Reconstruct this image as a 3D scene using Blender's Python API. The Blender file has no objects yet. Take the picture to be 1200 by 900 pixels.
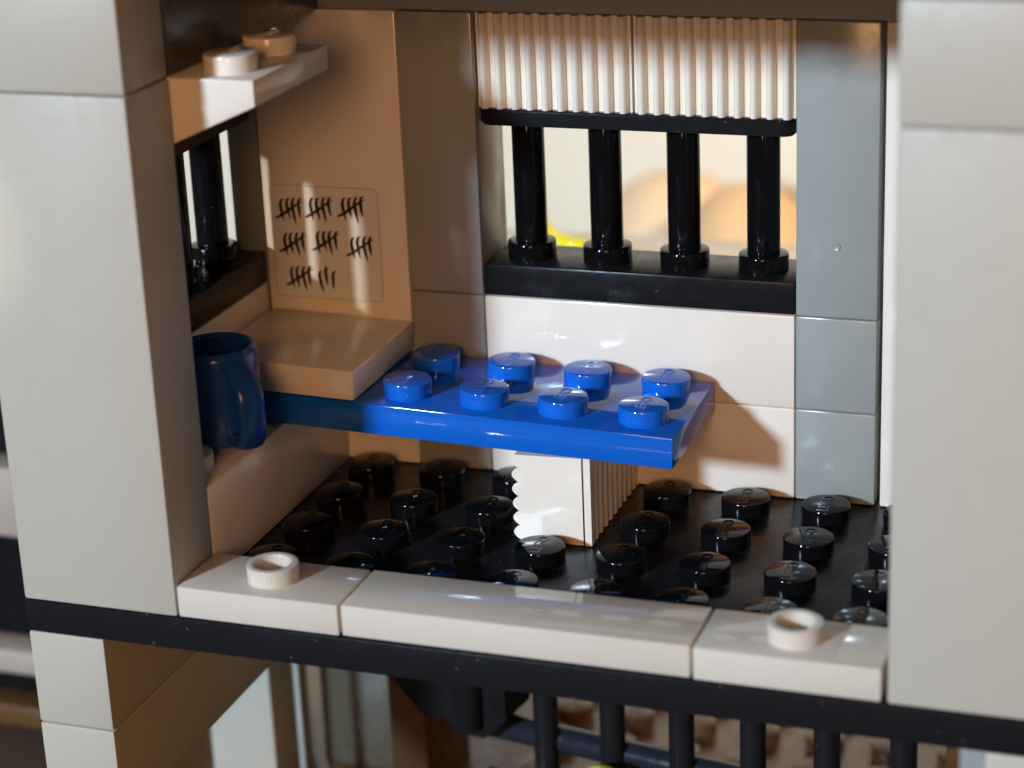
import bpy, bmesh, math, random
from mathutils import Vector, Matrix
random.seed(7)
scene = bpy.context.scene
COL = scene.collection
R = math.radians
# One unit is one stud pitch of the toy bricks (8 mm). A plate is 0.4 high, a brick 1.2.

# ------------------------------------------------------------------ materials
def plastic(name, col, rough=.16, var=.03, bump=.012, scale=1.4, coat=0.0, spec=.5, sss=0.0, dust=0):
    m = bpy.data.materials.new(name); m.use_nodes = True
    nt = m.node_tree; b = nt.nodes['Principled BSDF']
    tc = nt.nodes.new('ShaderNodeTexCoord')
    n1 = nt.nodes.new('ShaderNodeTexNoise'); n1.inputs['Scale'].default_value = scale; n1.inputs['Detail'].default_value = 5
    n2 = nt.nodes.new('ShaderNodeTexNoise'); n2.inputs['Scale'].default_value = 5; n2.inputs['Detail'].default_value = 4
    nt.links.new(tc.outputs['Object'], n1.inputs['Vector']); nt.links.new(tc.outputs['Object'], n2.inputs['Vector'])
    mx = nt.nodes.new('ShaderNodeMix'); mx.data_type = 'RGBA'
    mx.inputs[6].default_value = (*[max(0, c*(1-var)) for c in col], 1)
    mx.inputs[7].default_value = (*[min(1, c*(1+var)) for c in col], 1)
    nt.links.new(n1.outputs['Fac'], mx.inputs[0])
    base = mx.outputs[2]
    if dust:      # sparse pale specks of dust lying on the plastic
        vo = nt.nodes.new('ShaderNodeTexVoronoi'); vo.inputs['Scale'].default_value = 4.5
        nt.links.new(tc.outputs['Object'], vo.inputs['Vector'])
        lt = nt.nodes.new('ShaderNodeMath'); lt.operation = 'LESS_THAN'; lt.inputs[1].default_value = .07
        nt.links.new(vo.outputs['Distance'], lt.inputs[0])
        dm = nt.nodes.new('ShaderNodeMix'); dm.data_type = 'RGBA'; dm.inputs[7].default_value = (.09, .09, .085, 1)
        sc = nt.nodes.new('ShaderNodeMath'); sc.operation = 'MULTIPLY'; sc.inputs[1].default_value = .6
        nt.links.new(lt.outputs[0], sc.inputs[0]); nt.links.new(sc.outputs[0], dm.inputs[0]); nt.links.new(base, dm.inputs[6])
        base = dm.outputs[2]
    nt.links.new(base, b.inputs['Base Color'])
    rm = nt.nodes.new('ShaderNodeMapRange'); rm.inputs['From Min'].default_value = .3; rm.inputs['From Max'].default_value = .7
    rm.inputs['To Min'].default_value = rough*.8; rm.inputs['To Max'].default_value = rough*1.35
    nt.links.new(n2.outputs['Fac'], rm.inputs['Value']); nt.links.new(rm.outputs['Result'], b.inputs['Roughness'])
    ad = nt.nodes.new('ShaderNodeMath'); ad.operation = 'MULTIPLY_ADD'; ad.inputs[1].default_value = .012
    nt.links.new(n2.outputs['Fac'], ad.inputs[0]); nt.links.new(n1.outputs['Fac'], ad.inputs[2])
    bp = nt.nodes.new('ShaderNodeBump'); bp.inputs['Strength'].default_value = .35; bp.inputs['Distance'].default_value = bump
    nt.links.new(ad.outputs[0], bp.inputs['Height']); nt.links.new(bp.outputs['Normal'], b.inputs['Normal'])
    b.inputs['Specular IOR Level'].default_value = spec
    if coat: b.inputs['Coat Weight'].default_value = coat; b.inputs['Coat Roughness'].default_value = .04
    if sss:
        b.inputs['Subsurface Weight'].default_value = sss; b.inputs['Subsurface Radius'].default_value = (.12, .1, .07)
        b.inputs['Subsurface Scale'].default_value = .6
    return m

M = dict(
    white=plastic('white_plastic', (.80, .725, .605), .15),
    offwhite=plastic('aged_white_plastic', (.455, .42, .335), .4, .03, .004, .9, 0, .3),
    tile=plastic('sill_white_plastic', (.61, .55, .45), .075, .03, .001, 1.4, 0, .45),
    grey=plastic('mid_grey_plastic', (.295, .313, .285), .2, .04),
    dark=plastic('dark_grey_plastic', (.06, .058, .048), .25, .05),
    black=plastic('black_plastic', (.004, .004, .0045), .06, .1, .008, 1.4, 0, .22, dust=1),
    edge=plastic('black_bar_plastic', (.011, .011, .012), .24, .1, .008, 1.4, 0, .13, dust=1),
    blue=plastic('blue_plastic', (.006, .112, .52), .055, .05, .003),
    mug=plastic('dark_blue_plastic', (.009, .065, .31), .2, .05),
    sticker=plastic('clear_sticker_film', (.74, .725, .69), .05, .02, .004),
    rim=plastic('grubby_sticker_rim', (.42, .36, .3), .3),
    ink=plastic('black_ink', (.012, .008, .008), .4, .05),
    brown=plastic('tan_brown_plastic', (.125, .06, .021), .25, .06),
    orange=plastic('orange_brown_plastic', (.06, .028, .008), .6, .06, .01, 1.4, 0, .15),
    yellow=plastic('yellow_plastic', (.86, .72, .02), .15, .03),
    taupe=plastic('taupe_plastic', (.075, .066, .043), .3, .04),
    apricot=plastic('apricot_plastic', (.76, .46, .22), .6, .05),
    band=plastic('pale_band', (.42, .35, .28), .5, .05),
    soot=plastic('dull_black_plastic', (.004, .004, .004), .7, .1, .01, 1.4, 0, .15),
    gloss=plastic('glossy_black_plastic', (.014, .018, .025), .2),
    peach=plastic('peach_plastic', (.8, .56, .33), .6, .05),
    cream=plastic('cream_plaster', (.84, .735, .56), .6, .06, .01, .3),
    wood=plastic('dark_wood', (.09, .06, .04), .7, .15, .01, .8, 0, .1),
)

# ------------------------------------------------------------------ helpers
def finish(bm, name, mat, parent=None, sharp=25):
    bmesh.ops.recalc_face_normals(bm, faces=bm.faces[:])
    me = bpy.data.meshes.new(name); bm.to_mesh(me); bm.free()
    for p in me.polygons: p.use_smooth = True
    me.set_sharp_from_angle(angle=R(sharp))
    me.materials.append(M[mat] if isinstance(mat, str) else mat)
    o = bpy.data.objects.new(name, me); COL.objects.link(o)
    if parent: o.parent = parent
    return o

def bevelled(bm, w, seg=2):
    bmesh.ops.bevel(bm, geom=bm.edges[:], offset=w, segments=seg, affect='EDGES', profile=.5, clamp_overlap=True)

def bm_box(lo, hi, bev=.022, gap=.007, seg=2):
    bm = bmesh.new()
    lo = Vector(lo) + Vector((gap,)*3); hi = Vector(hi) - Vector((gap,)*3)
    bmesh.ops.create_cube(bm, size=1, matrix=Matrix.Translation((lo+hi)/2) @ Matrix.Diagonal((*(hi-lo), 1)))
    if bev: bevelled(bm, bev, seg)
    return bm

def lathe(bm, prof, n=48, at=(0, 0, 0), axis='z'):
    rings = []
    for r, z in prof:
        if r < 1e-6: rings.append([bm.verts.new((at[0], at[1], at[2]+z))])
        else: rings.append([bm.verts.new((at[0]+r*math.cos(2*math.pi*k/n), at[1]+r*math.sin(2*math.pi*k/n), at[2]+z)) for k in range(n)])
    for a, b in zip(rings, rings[1:]):
        for k in range(n):
            q = [a[k % len(a)], a[(k+1) % len(a)], b[(k+1) % len(b)], b[k % len(b)]]
            u = []
            for v in q:
                if v not in u: u.append(v)
            if len(u) > 2: bm.faces.new(u)
    return bm

def rod(bm, p0, p1, r, n=28, cap=.0):
    p0, p1 = Vector(p0), Vector(p1); L = (p1-p0).length
    c = cap or min(.02, r*.3)
    b2 = bmesh.new()
    lathe(b2, [(0, 0), (r-c, 0), (r-c*.3, c*.3), (r, c), (r, L-c), (r-c*.3, L-c*.3), (r-c, L), (0, L)], n)
    q = Vector((0, 0, 1)).rotation_difference((p1-p0).normalized())
    b2.transform(Matrix.Translation(p0) @ q.to_matrix().to_4x4())
    me = bpy.data.meshes.new('t'); b2.to_mesh(me); b2.free(); bm.from_mesh(me); bpy.data.meshes.remove(me)
    return bm

def extrude_poly(pts, axis, a, b):
    """closed polygon of 2-D points, run along an axis from a to b"""
    bm = bmesh.new()
    def P(u, v, w):
        return {'x': (w, u, v), 'y': (u, w, v), 'z': (u, v, w)}[axis]
    A = [bm.verts.new(P(u, v, a)) for u, v in pts]; B = [bm.verts.new(P(u, v, b)) for u, v in pts]
    bm.faces.new(A); bm.faces.new(B[::-1])
    for i in range(len(pts)):
        j = (i+1) % len(pts); bm.faces.new((A[i], A[j], B[j], B[i]))
    bmesh.ops.recalc_face_normals(bm, faces=bm.faces[:])
    return bm

def thing(name, label, cat, loc=(0, 0, 0), group=None):
    o = bpy.data.objects.new(name, None); COL.objects.link(o); o.location = loc; o.empty_display_size = .2
    return tag(o, label, cat, group)

def tag(o, label, cat, group=None):
    o['label'] = label; o['category'] = cat; o['kind'] = 'thing'
    if group: o['group'] = group
    return o

def structure(o):
    o['kind'] = 'structure'; return o

def brick(name, lo, hi, mat, label, cat='brick', group=None, bev=.022, gap=.007):
    o = finish(bm_box(lo, hi, bev, gap), name, mat)
    return tag(o, label, cat, group)

# a stud with raised lettering on top, origin at the centre of its foot
_txt = {}
def letter_bm(body, size, ext):
    cu = bpy.data.curves.new('lettering', 'FONT'); cu.body = body; cu.size = size; cu.extrude = ext
    cu.align_x = 'CENTER'; cu.align_y = 'CENTER'; cu.offset = .003
    ob = bpy.data.objects.new('lettering', cu); COL.objects.link(ob)
    dg = bpy.context.evaluated_depsgraph_get()
    me = bpy.data.meshes.new_from_object(ob.evaluated_get(dg))
    bpy.data.objects.remove(ob); bpy.data.curves.remove(cu)
    bm = bmesh.new(); bm.from_mesh(me); bpy.data.meshes.remove(me)
    return bm
def stud_mesh(mat, rot=90):
    bm = bmesh.new(); r, h, c = .3, .2, .022
    lathe(bm, [(r, -.02), (r, h-c), (r-c*.3, h-c*.3), (r-c, h), (0, h)], 56)
    t = letter_bm('LEGO', .19, .004)
    t.transform(Matrix.Translation((0, 0, h)) @ Matrix.Rotation(R(rot), 4, 'Z'))
    me = bpy.data.meshes.new('t'); t.to_mesh(me); t.free(); bm.from_mesh(me); bpy.data.meshes.remove(me)
    o = finish(bm, 'stud', mat); return o
def hollow_stud(mat):
    bm = bmesh.new(); r, h, c, q = .3, .2, .025, .2
    lathe(bm, [(r, -.02), (r, h-c), (r-c*.3, h-c*.3), (r-c, h), (q+c, h), (q+c*.3, h-c*.3), (q, h-c), (q, .012), (0, .012)], 56)
    return finish(bm, 'hollow_stud', mat)
def put_studs(proto, parent, spots):
    for i, (x, y, z) in enumerate(spots):
        o = proto if i == 0 else proto.copy()
        if i: COL.objects.link(o)
        o.parent = parent; o.location = (x, y, z)

# ------------------------------------------------------------------ black cell floor with studs
fl = finish(bm_box((-2, 0, -.4), (10.5, 6, 0), .02, .0), 'floor_plate', 'edge')
tag(fl, 'wide black studded floor plate of the cell, its front edge a black stripe', 'plate')
support_spots = {(3.5, 3.5), (3.5, 4.5)}
put_studs(stud_mesh('black'), fl, [(x+.5, y+.5, 0) for y in range(1, 5) for x in range(0, 9)
                                   if (x+.5, y+.5) not in support_spots])

# ------------------------------------------------------------------ row of sill tiles along the front
def jumper(x0, label):
    b = finish(bm_box((x0, 0, 0), (x0+2, 1, .4), .026, .012), 'sill_plate', 'tile')
    tag(b, label, 'plate', 'white sill pieces along the front edge')
    s = hollow_stud('tile'); s.parent = b; s.location = (x0+1, .5, .388)
jumper(0, 'short white sill plate with one hollow stud, beside the left tall pillar')
tag(finish(bm_box((2.004, .014, .003), (5.996, 1.01, .402), .026, .012), 'sill_tile', 'tile'),
    'long smooth white sill tile without studs in the middle of the front edge', 'tile', 'white sill pieces along the front edge')
jumper(6, 'short white sill plate with one hollow stud, beside the right tall pillar')

# ------------------------------------------------------------------ front pillars
PG = 'tall front pillars'
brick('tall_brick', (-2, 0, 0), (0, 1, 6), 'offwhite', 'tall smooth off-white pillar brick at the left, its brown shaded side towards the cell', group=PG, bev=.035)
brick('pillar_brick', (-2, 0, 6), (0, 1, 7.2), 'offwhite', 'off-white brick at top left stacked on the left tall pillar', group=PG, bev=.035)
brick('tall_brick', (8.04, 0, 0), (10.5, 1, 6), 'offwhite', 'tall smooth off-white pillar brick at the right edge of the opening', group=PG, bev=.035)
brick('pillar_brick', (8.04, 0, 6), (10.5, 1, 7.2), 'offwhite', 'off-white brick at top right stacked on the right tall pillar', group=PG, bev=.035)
brick('ceiling_plate', (-2, 0, 7.2), (10.5, 6, 7.6), 'grey', 'grey ceiling plate resting on both pillars, a sliver at the top right', 'plate')

# ------------------------------------------------------------------ rear wall
brick('beam', (-2, 5, 6.0), (8.7, 6, 7.2), 'grey', 'long dark grey beam across the top of the rear wall', 'beam')
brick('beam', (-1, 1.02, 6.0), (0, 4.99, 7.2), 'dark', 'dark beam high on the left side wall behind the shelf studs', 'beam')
GL, GR = 'grey bricks left of the rear window', 'grey bricks right of the rear window'
brick('grey_brick', (1, 5, 0), (2, 6, 1.2), 'grey', 'lowest grey brick left of the rear window, half hidden under the blue plate', group=GL)
brick('grey_brick', (1, 5, 1.2), (2, 6, 2.4), 'grey', 'short grey brick behind the blue plate, below the tall shaded grey brick', group=GL)
brick('grey_brick', (1, 5, 2.4), (2, 6, 6), 'grey', 'tall grey brick in brown shade between tally wall and rear window', group=GL)
brick('grey_brick', (6, 5, 0), (7, 6, 1.2), 'grey', 'lowest grey brick right of the rear window, standing on the floor', group=GR)
brick('grey_brick', (6, 5, 1.2), (7, 6, 2.4), 'grey', 'middle grey brick right of the rear window, beside the upper white wall brick', group=GR)
gb = brick('grey_brick', (6, 5, 2.4), (7, 6, 6), 'grey', 'tall sunlit grey brick right of the rear window bars', group=GR)
bm = bmesh.new(); lathe(bm, [(0, 0), (.055, 0), (.055, .01), (.045, .016), (.035, .012), (0, .004)], 28)
bm.transform(Matrix.Translation((6.49, 5.008, 3.3)) @ Matrix.Rotation(R(90), 4, 'X'))
finish(bm, 'mould_mark', 'grey', gb)
brick('wall_brick', (2, 5, 0), (6, 6, 1.2), 'white', 'lower long white wall brick on the floor, catching the plate shadow', group='white bricks under the rear window')
brick('wall_brick', (2, 5, 1.2), (6, 6, 2.4), 'white', 'upper long white wall brick directly under the barred rear window', group='white bricks under the rear window')
brick('wall_brick', (7.05, 5, 0), (9, 6, 6), 'white', 'tall white brick in the right rear corner, a bright sliver beside the right pillar')

# ribbed bricks above the window: ribs run up and down on the front face
def ribbed(x0, x1, z0, z1, label):
    n = 10; pts = []; step = (x1-x0-.032)/n
    for i in range(n):          # a half-round ridge, then a flat groove
        rw = step*.58; x = x0+.016+i*step+step*.21
        for k in range(13):
            a = math.pi*k/12
            pts.append((x+rw*(.5-.5*math.cos(a)), 5.105-.105*math.sin(a)**.9))
    pts = [(x0+.016, 5.105)] + pts + [(x1-.016, 5.105), (x1-.016, 5.98), (x0+.016, 5.98)]
    o = finish(extrude_poly(pts, 'z', z0+.01, z1-.02), 'ribbed_brick', 'white', sharp=40)
    tag(o, label, 'brick', 'ribbed white bricks over the rear window')
ribbed(2, 4, 4.8, 6.0, 'left ribbed white brick with vertical grooves above the rear window bars')
ribbed(4, 6, 4.8, 6.0, 'right ribbed white brick with vertical grooves above the rear window bars')

# barred windows (rear and left)
def barred_window(name, label, loc, rz):
    t = thing(name, label, 'window', loc, 'black barred windows'); t.rotation_euler.z = rz
    finish(bm_box((0, 0, 0), (4, 1, .42), .025, .006), 'base', 'edge', t)
    bm = bm_box((.02, .0, 2.2), (3.98, .92, 2.41), .0, .0)
    es = [e for e in bm.edges if abs(e.verts[0].co.z-e.verts[1].co.z) > .1]
    bmesh.ops.bevel(bm, geom=es, offset=.16, segments=6, affect='EDGES', profile=.5)
    bmesh.ops.bevel(bm, geom=[e for e in bm.edges if e.calc_face_angle(0) > 1.2], offset=.03, segments=2, affect='EDGES')
    finish(bm, 'top_rail', 'edge', t)
    bar = None
    for i in range(4):
        if bar is None:
            bm = bmesh.new(); rod(bm, (0, 0, .4), (0, 0, 2.23), .205, 40); bar = finish(bm, 'bar', 'black')
            bm = bmesh.new(); lathe(bm, [(0, .4), (.31, .4), (.31, .605), (.303, .62), (.285, .628), (.2, .628)], 48)
            col = finish(bm, 'collar', 'black'); b, c = bar, col
        else:
            b, c = bar.copy(), col.copy(); COL.objects.link(b); COL.objects.link(c)
        b.parent = t; c.parent = b; b.location = (i+.5, .5, 0); c.location = (0, 0, 0)
barred_window('barred_window', 'black barred window in the rear wall under the ribbed white bricks', (2, 5, 2.4), 0)
barred_window('barred_window', 'black barred window in the left side wall under the white shelf bracket', (-1, 1, 2.4), R(90))

# ------------------------------------------------------------------ left side wall, ledge, shelf bracket
brick('wall_brick', (-2, 1, 0), (-1, 5, 2.4), 'white', 'long white side wall brick under the left barred window, seen above the white bunk pillow')
brick('wall_brick', (-2, 3.02, 4.8), (-1, 5, 6), 'white', 'white side wall brick above the left barred window, tucked behind the shelf bracket')
lg = brick('ledge_brick', (-1, 1, 0), (0, 5, 1.2), 'white', 'low white ledge brick along the left wall that carries the blue mug', 'brick')
put_studs(stud_mesh('white'), lg, [(-.5, 1.5, 1.193), (-.5, 2.5, 1.193)])
brick('grey_post', (-1.44, 5, 0), (-1.0, 6, 6), 'grey', 'narrow grey post behind the left barred window at the rear corner', 'post')
bm = extrude_poly([(-2, 4.81), (-1.05, 4.81), (.99, 5.7), (.99, 5.99), (-2, 5.99)], 'y', 1.012, 2.99); bevelled(bm, .02)
sh = finish(bm, 'shelf_bracket', 'white')
tag(sh, 'white sloped shelf bracket with two studs jutting from the left wall near the top', 'bracket')
put_studs(stud_mesh('white'), sh, [(.5, 1.5, 5.99), (.5, 2.5, 5.99)])

# ------------------------------------------------------------------ tally wall with sticker
tb = brick('tally_brick', (-1, 5, 0), (1, 6, 6), 'white', 'tall white wall brick with a clear sticker of black tally marks', 'brick')
def SX(u, v): return -.85+(u-100)/472-.165*(v-105)/725*.6
def SZ(u, v): return 3.68-(v-105)/487+.06*(u-100)/690
def rounded(x0, z0, x1, z1, r):
    pts = []
    for cx, cz, a in ((x1-r, z1-r, 0), (x0+r, z1-r, 90), (x0+r, z0+r, 180), (x1-r, z0+r, 270)):
        for k in range(7): pts.append((cx+r*math.cos(R(a+k*15)), cz+r*math.sin(R(a+k*15))))
    return pts
bm = extrude_poly(rounded(-.885, 2.21, .625, 3.72, .07), 'y', 4.996, 5.008)
st = finish(bm, 'sticker', 'sticker', tb)
bm = bmesh.new()
oa = rounded(-.885, 2.21, .625, 3.72, .07); ob = rounded(-.876, 2.219, .616, 3.711, .062); n = len(oa)
A = [bm.verts.new((x, 4.9945, z)) for x, z in oa]; B = [bm.verts.new((x, 4.9945, z)) for x, z in ob]
A2 = [bm.verts.new((x, 4.998, z)) for x, z in oa]; B2 = [bm.verts.new((x, 4.998, z)) for x, z in ob]
for k in range(n):
    q = (k+1) % n
    bm.faces.new((A[k], A[q], B[q], B[k])); bm.faces.new((A2[k], B2[k], B2[q], A2[q])); bm.faces.new((A[k], A2[k], A2[q], A[q])); bm.faces.new((B[k], B[q], B2[q], B2[k]))
finish(bm, 'sticker_rim', 'rim', st)
def ribbon(bm, pts, y0=4.9915, y1=4.9975):
    """pts: (u, v, halfwidth) in sticker drawing units -> a tapered stroke"""
    L, Rr = [], []
    for i, (u, v, w) in enumerate(pts):
        a = pts[max(0, i-1)]; b = pts[min(len(pts)-1, i+1)]
        dx, dy = b[0]-a[0], b[1]-a[1]; d = math.hypot(dx, dy) or 1
        nx, ny = -dy/d*w, dx/d*w
        L.append((u+nx, v+ny)); Rr.append((u-nx, v-ny))
    poly = [(SX(u, v), SZ(u, v)) for u, v in L+Rr[::-1]]
    A = [bm.verts.new((x, y0, z)) for x, z in poly]; B = [bm.verts.new((x, y1, z)) for x, z in poly]
    n = len(pts); N = len(poly)
    for i in range(n-1):
        bm.faces.new((A[i], A[i+1], A[N-2-i], A[N-1-i])); bm.faces.new((B[i], B[N-1-i], B[N-2-i], B[i+1]))
    for i in range(N):
        j = (i+1) % N
        bm.faces.new((A[i], B[i], B[j], A[j]))
def stroke(bm, x, y, h, lean, hook=True):
    p = []
    if hook: p.append((x+20, y-3, 3))
    p += [(x+6, y+2, 8), (x-1, y+h*.22, 10), (x+lean*.25, y+h*.5, 10), (x+lean*.65, y+h*.78, 7), (x+lean, y+h, 1.2)]
    ribbon(bm, p)
for k, (cx, cy) in enumerate([(218, 258), (418, 252), (628, 246), (240, 480), (461, 468), (688, 500), (283, 702)]):
    bm = bmesh.new(); rnd = random.Random(k+3)
    for i, (dx, top, h, lean) in enumerate([(-58, -74, 142, 22), (-19, -74, 134, 24), (20, -74, 160, 28), (60, -72, 125, 16)]):
        stroke(bm, cx+dx+rnd.uniform(-2, 2), cy+top-dx*.06+rnd.uniform(-3, 3), h+rnd.uniform(-6, 6), lean+rnd.uniform(-3, 3))
    ribbon(bm, [(cx-94, cy+48, 3), (cx-80, cy+44, 8), (cx-40, cy+22, 10), (cx+20, cy-20, 9), (cx+62, cy-50, 6), (cx+92, cy-60, 1.5)], 4.9925, 4.9985)
    finish(bm, 'tally_mark', 'ink', st)
bm = bmesh.new()
stroke(bm, 416, 648, 148, 30, False); stroke(bm, 457, 620, 128, 14, False); stroke(bm, 506, 655, 116, 4, True)
finish(bm, 'tally_mark', 'ink', st)

# ------------------------------------------------------------------ bunk: support brick, blue plate, pillow tile
bm = bmesh.new()
H = 1.13
def prof(z0, z1, n, x, d):   # grooves stacked up the left side
    pts = []
    for i in range(n):
        for k in range(8):
            t = k/8; pts.append((x+d*(1-math.sin(math.pi*t)**.8), z0+(i+t)*(z1-z0)/n))
    return pts
left = prof(.01, H, 6, 3.0, .085)
bm = extrude_poly([(3.9, .01), (3.9, H)]+left[::-1], 'y', 3.0, 5.0)
pts = [(3.88, 3.0), (3.985, 3.0), (3.985, 3.14)]
for i in range(9):
    for k in range(8):
        t = k/8; pts.append((3.985-.06*(1-math.sin(math.pi*t)**.8), 3.16+(i+t)*.2))
pts += [(3.985, 4.97), (3.985, 5.0), (3.88, 5.0)]
b2 = extrude_poly(pts, 'z', .01, H)
me = bpy.data.meshes.new('t'); b2.to_mesh(me); b2.free(); bm.from_mesh(me); bpy.data.meshes.remove(me)
tag(finish(bm, 'support_brick', 'white', sharp=40), 'ribbed white brick standing on the black floor and holding up the blue plate', 'brick')

tilt = Matrix.Translation((1, 3, 1.2)) @ Matrix.Rotation(math.atan(.029), 4, 'Y')
bp = finish(bm_box((-1.98, 0, 0), (4, 2, .4), .02, .006), 'blue_plate', 'blue')
tag(bp, 'bright blue studded plate forming the bunk, sagging slightly to the right', 'plate')
bp.matrix_world = tilt
put_studs(stud_mesh('blue'), bp, [(x+.5, y+.5, .394) for y in range(2) for x in range(0, 4)])
bm = bm_box((-1.98, 0, .4), (-.0, 2, .8), .03, .008)
pt = finish(bm, 'pillow_tile', 'white'); pt.matrix_world = tilt
tag(pt, 'square smooth white tile lying as a pillow on the left end of the blue plate', 'tile')

# ------------------------------------------------------------------ mug
bm = bmesh.new(); r, h, w = .5, 1.17, .12
lathe(bm, [(0, 0), (r-.06, 0), (r-.02, .015), (r, .06), (r, h-.08), (r-.02, h-.03), (r-.055, h), (r-w+.03, h-.005), (r-w, h-.04), (r-w, .12), (0, .12)], 72)
mg = finish(bm, 'mug', 'mug', sharp=40); mg.location = (-.43, 2.3, 1.31)
tag(mg, 'dark blue mug with a thick handle standing on the white ledge', 'mug')
bm = bmesh.new()
path = [(.42, 1.04), (.54, 1.0), (.66, .93), (.77, .85), (.83, .75), (.85, .64), (.85, .5), (.85, .34), (.83, .22), (.77, .15), (.66, .12), (.54, .12), (.42, .12)]
hw, ht, sec = .175, .085, 24
rings = []
for i, (pr, pz) in enumerate(path):
    a = path[max(0, i-1)]; b = path[min(len(path)-1, i+1)]
    d = Vector((b[0]-a[0], b[1]-a[1])).normalized(); n = Vector((-d.y, d.x))
    ring = []
    for k in range(sec):
        t = 2*math.pi*k/sec; cs, sn = math.cos(t), math.sin(t)
        u = hw*math.copysign(abs(cs)**.8, cs); v = ht*math.copysign(abs(sn)**.8, sn)
        ring.append(bm.verts.new((pr+n.x*v, u, pz+n.y*v)))
    rings.append(ring)
for a, b in zip(rings, rings[1:]):
    for k in range(sec): bm.faces.new((a[k], a[(k+1) % sec], b[(k+1) % sec], b[k]))
bm.faces.new(rings[0][::-1]); bm.faces.new(rings[-1])
hd = finish(bm, 'handle', 'mug', mg, 50); hd.rotation_euler.z = R(-38)

# ------------------------------------------------------------------ lower storey
LG = 'off-white bricks of the lower left pillar'
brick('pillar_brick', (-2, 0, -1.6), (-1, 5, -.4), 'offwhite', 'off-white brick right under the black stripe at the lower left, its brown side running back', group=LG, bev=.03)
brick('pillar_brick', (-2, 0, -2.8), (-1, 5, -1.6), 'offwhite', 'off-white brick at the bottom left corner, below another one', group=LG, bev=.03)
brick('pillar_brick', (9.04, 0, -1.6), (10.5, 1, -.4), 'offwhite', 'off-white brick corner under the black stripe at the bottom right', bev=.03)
brick('grey_pier', (7.95, 5.0, -6), (9.2, 6, -2.6), 'grey', 'grey pier behind the lower right brick, right of the brown studded floor', 'pier')
ff = finish(bm_box((-4, -2, -6.4), (11, 15, -6), .02, 0), 'floor_plate', 'brown')
tag(ff, 'brown studded floor plate of the lower storey behind the black railing', 'plate')
put_studs(stud_mesh('brown'), ff, [(x+.5, y+.5, -6) for y in range(6, 14) for x in range(1, 10)])
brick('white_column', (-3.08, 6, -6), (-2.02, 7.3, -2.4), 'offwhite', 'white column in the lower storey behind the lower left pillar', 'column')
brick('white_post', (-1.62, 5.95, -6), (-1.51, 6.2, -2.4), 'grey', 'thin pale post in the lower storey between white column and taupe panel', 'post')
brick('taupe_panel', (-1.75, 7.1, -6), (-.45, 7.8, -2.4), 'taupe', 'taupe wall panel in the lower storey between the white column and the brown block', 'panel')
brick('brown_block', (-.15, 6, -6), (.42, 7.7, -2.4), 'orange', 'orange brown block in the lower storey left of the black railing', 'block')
# the swung-open gate
ga = R(9.07)
gate = thing('barred_gate', 'black barred gate in the lower storey, seen under the black stripe', 'gate', (2.625, 4.937, 0))
gate.rotation_euler.z = -ga
for z in (-3.87, -4.75):
    bm = bmesh.new(); rod(bm, (-1.0, 0.16, z), (6.0, .16, z), .19, 28); finish(bm, 'rail', 'gloss', gate)
for i in range(6):
    bm = bmesh.new(); rod(bm, (i, 0, -6), (i, 0, -2.2), .17, 28); finish(bm, 'bar', 'edge', gate)
bm = extrude_poly([(-2.3, -3.15), (-1.72, -3.72), (-1.4, -3.66), (-1.25, -3.85), (-.8, -3.85), (-.45, -3.5), (-.45, -2.2), (-2.3, -2.2)], 'y', -.3, .4); finish(bm, 'hinge_block', 'soot', gate)
bm = bmesh.new(); rod(bm, (-1.0, -.3, -3.7), (-1.0, -.3, -2.4), .2, 28); finish(bm, 'hinge_pin', 'soot', gate)
# yellow dome glimpsed below the rail
bm = bmesh.new(); lathe(bm, [(0, 0), (.3, 0), (.34, .06), (.34, 1.95), (.32, 2.08), (.26, 2.21), (.15, 2.28), (0, 2.3)], 40)
yd = finish(bm, 'yellow_post', 'yellow'); yd.location = (3.62, 4.15, -6.0)
tag(yd, 'round-topped yellow post peeping over the bottom edge below the black gate rail', 'post')

# ------------------------------------------------------------------ what stands behind
bm = bm_box((-60, -60, -7.0), (60, 60, -6.41), 0, 0); structure(finish(bm, 'table', 'wood'))
tag(finish(bm_box((-50, 33, -6.41), (40, 34, 22), .02, 0), 'plaster_wall', 'cream'), 'pale cream wall far behind the barred windows, out of focus', 'wall')
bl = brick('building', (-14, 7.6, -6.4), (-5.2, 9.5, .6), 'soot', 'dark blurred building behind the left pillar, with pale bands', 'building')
for z0, z1, mt, x1 in ((-2.75, -1.6, 'band', -6.62), (-5.15, -4.75, 'band', -5.3), (-6.1, -5.75, 'brown', -5.3)):
    finish(bm_box((-13, 7.0, z0), (x1, 7.59, z1), .03, 0), 'pale_band', mt, bl)
bm = bmesh.new(); lathe(bm, [(0, 0), (1.9, 0), (2.1, .4)]+[(2.1*math.cos(R(a)), 3.0+2.0*math.sin(R(a))) for a in range(0, 90, 9)]+[(0, 5.0)], 48)
om = finish(bm, 'orange_mound', 'apricot', sharp=60); om.location = (.35, 26, -6.4); om.scale = (.75, .75, .93)
bm = bmesh.new(); lathe(bm, [(0, 0), (1.9, 0), (2.0, .4)]+[(2.0*math.cos(R(a)), 2.0+2.2*math.sin(R(a))) for a in range(0, 90, 9)]+[(0, 4.2)], 48)
op = finish(bm, 'peach_mound', 'peach', sharp=60); op.location = (-2.0, 28.5, -6.4)
tag(op, 'blurred pale peach rounded post behind the gap left of the third window bar', 'post')
tag(om, 'blurred orange rounded post behind the gap between third and fourth window bars', 'post')
bm = bmesh.new()
hp = [(-.4, .95), (-.38, .8), (-.3, .6), (-.12, .42), (.14, .34), (.42, .30), (1.25, .29)]
for (xa, za), (xb, zb) in zip(hp, hp[1:]):
    rod(bm, (xa, 14, za), (xb, 14, zb), .16, 16)
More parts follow.
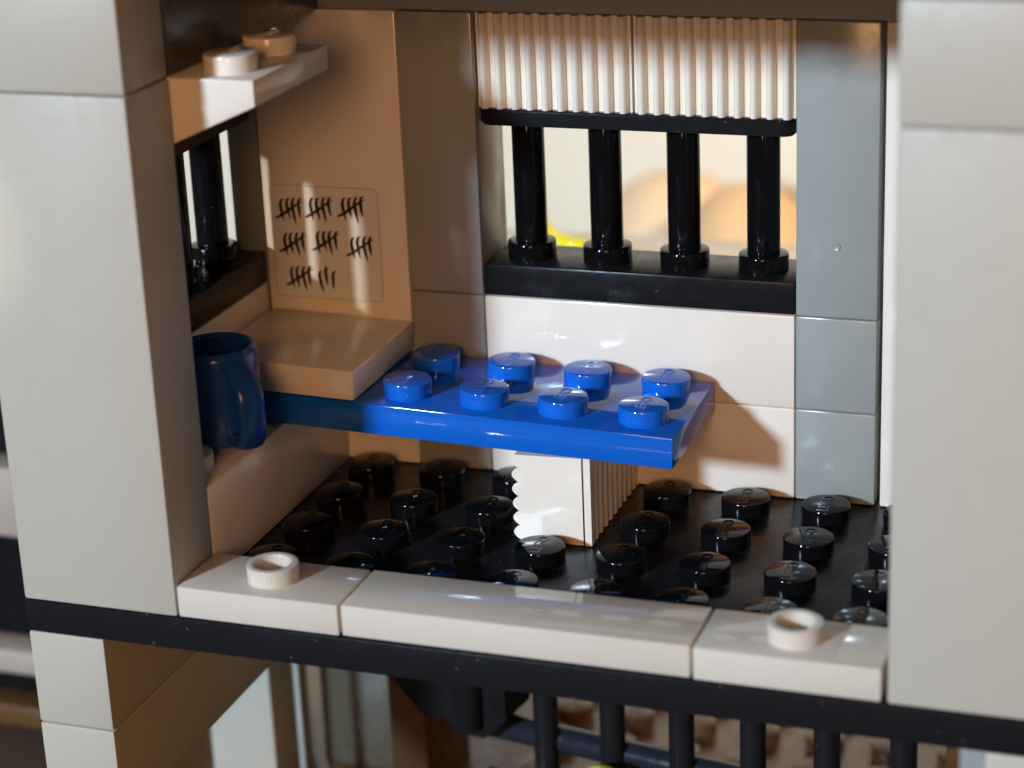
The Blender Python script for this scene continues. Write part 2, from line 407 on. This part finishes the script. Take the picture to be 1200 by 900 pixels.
tag(finish(bm, 'yellow_hook', 'yellow'), 'bent yellow hook lying behind the sill of the rear barred window', 'hook')
tr = brick('terrace_slab', (-3, 13.2, -.25), (8, 15.5, .12), 'white', 'white slab behind the rear window that carries the yellow hook', 'slab')
finish(bm_box((-3, 14.6, -6.4), (-2, 15.4, -.25)), 'upright', 'white', tr)

# ------------------------------------------------------------------ light
def area(name, loc, target, power, size, col, shape='DISK', sy=None):
    l = bpy.data.lights.new(name, 'AREA'); l.energy = power; l.shape = shape; l.size = size; l.color = col
    if sy: l.size_y = sy
    o = bpy.data.objects.new(name, l); COL.objects.link(o); o.location = loc
    o.rotation_euler = (Vector(target)-Vector(loc)).to_track_quat('-Z', 'Y').to_euler()
    return o
kd = Vector((-.43, -1, .364)).normalized(); tgt = Vector((4, 3, 2))
area('key_lamp', tgt+kd*200, tgt, 430000, 18, (.70, .93, 1.2))
area('room_lamp', (12, -47, 18), (3, 3, 2), 8200, 16, (1, .49, .22))
area('rear_lamp', (26, 9, 17), (-4, 33, -2), 2700, 6, (1, .82, .64)).data.spread = R(80)
sl = bpy.data.lights.new('added_streak_spot', 'SPOT'); sl.energy = 36000; sl.color = (1, .95, .86); sl.spot_size = R(4.6); sl.spot_blend = .4; sl.shadow_soft_size = .6  # added spot throwing pale streaks through the left bars onto the tally brick
so = bpy.data.objects.new('added_streak_spot', sl); COL.objects.link(so)
st_ = Vector((-.35, 5, 3.0)); so.location = st_ + Vector((-.58, -1, .35))*32
so.rotation_euler = (st_-so.location).to_track_quat('-Z', 'Y').to_euler()
w = bpy.data.worlds.new('World'); scene.world = w; w.use_nodes = True
bg = w.node_tree.nodes['Background']; bg.inputs[0].default_value = (1, .52, .18, 1); bg.inputs[1].default_value = .05

# ------------------------------------------------------------------ camera
cam = bpy.data.cameras.new('camera'); co = bpy.data.objects.new('camera', cam); COL.objects.link(co)
rows = [(0.9435911025174403, 0.3285724312499689, -0.04093884063242148), (0.07583426192875645, -0.3348046157537221, -0.9392310865733995), (-0.3223119544285677, 0.8831455297348294, -0.3408357043209258)]
rx, dn, fw = [Vector(v) for v in rows]
m = Matrix((rx, -dn, -fw)).transposed().to_4x4(); m.translation = (11.481313808193102, -20.083905767418912, 10.911577758354131)
co.matrix_world = m
cam.sensor_width = 36; cam.lens = 2601.9/1200*36; cam.clip_start = .1; cam.clip_end = 500
cam.dof.use_dof = True; cam.dof.focus_distance = 26.6; cam.dof.aperture_fstop = .2
scene.camera = co
scene.view_settings.view_transform = 'Standard'; scene.view_settings.look = 'None'
scene.view_settings.exposure = 0; scene.view_settings.gamma = 1
scene.render.engine = 'CYCLES'
scene.cycles.use_denoising = True
scene.cycles.sample_clamp_indirect = 0; scene.cycles.blur_glossy = .1
scene.cycles.max_bounces = 10; scene.cycles.diffuse_bounces = 6
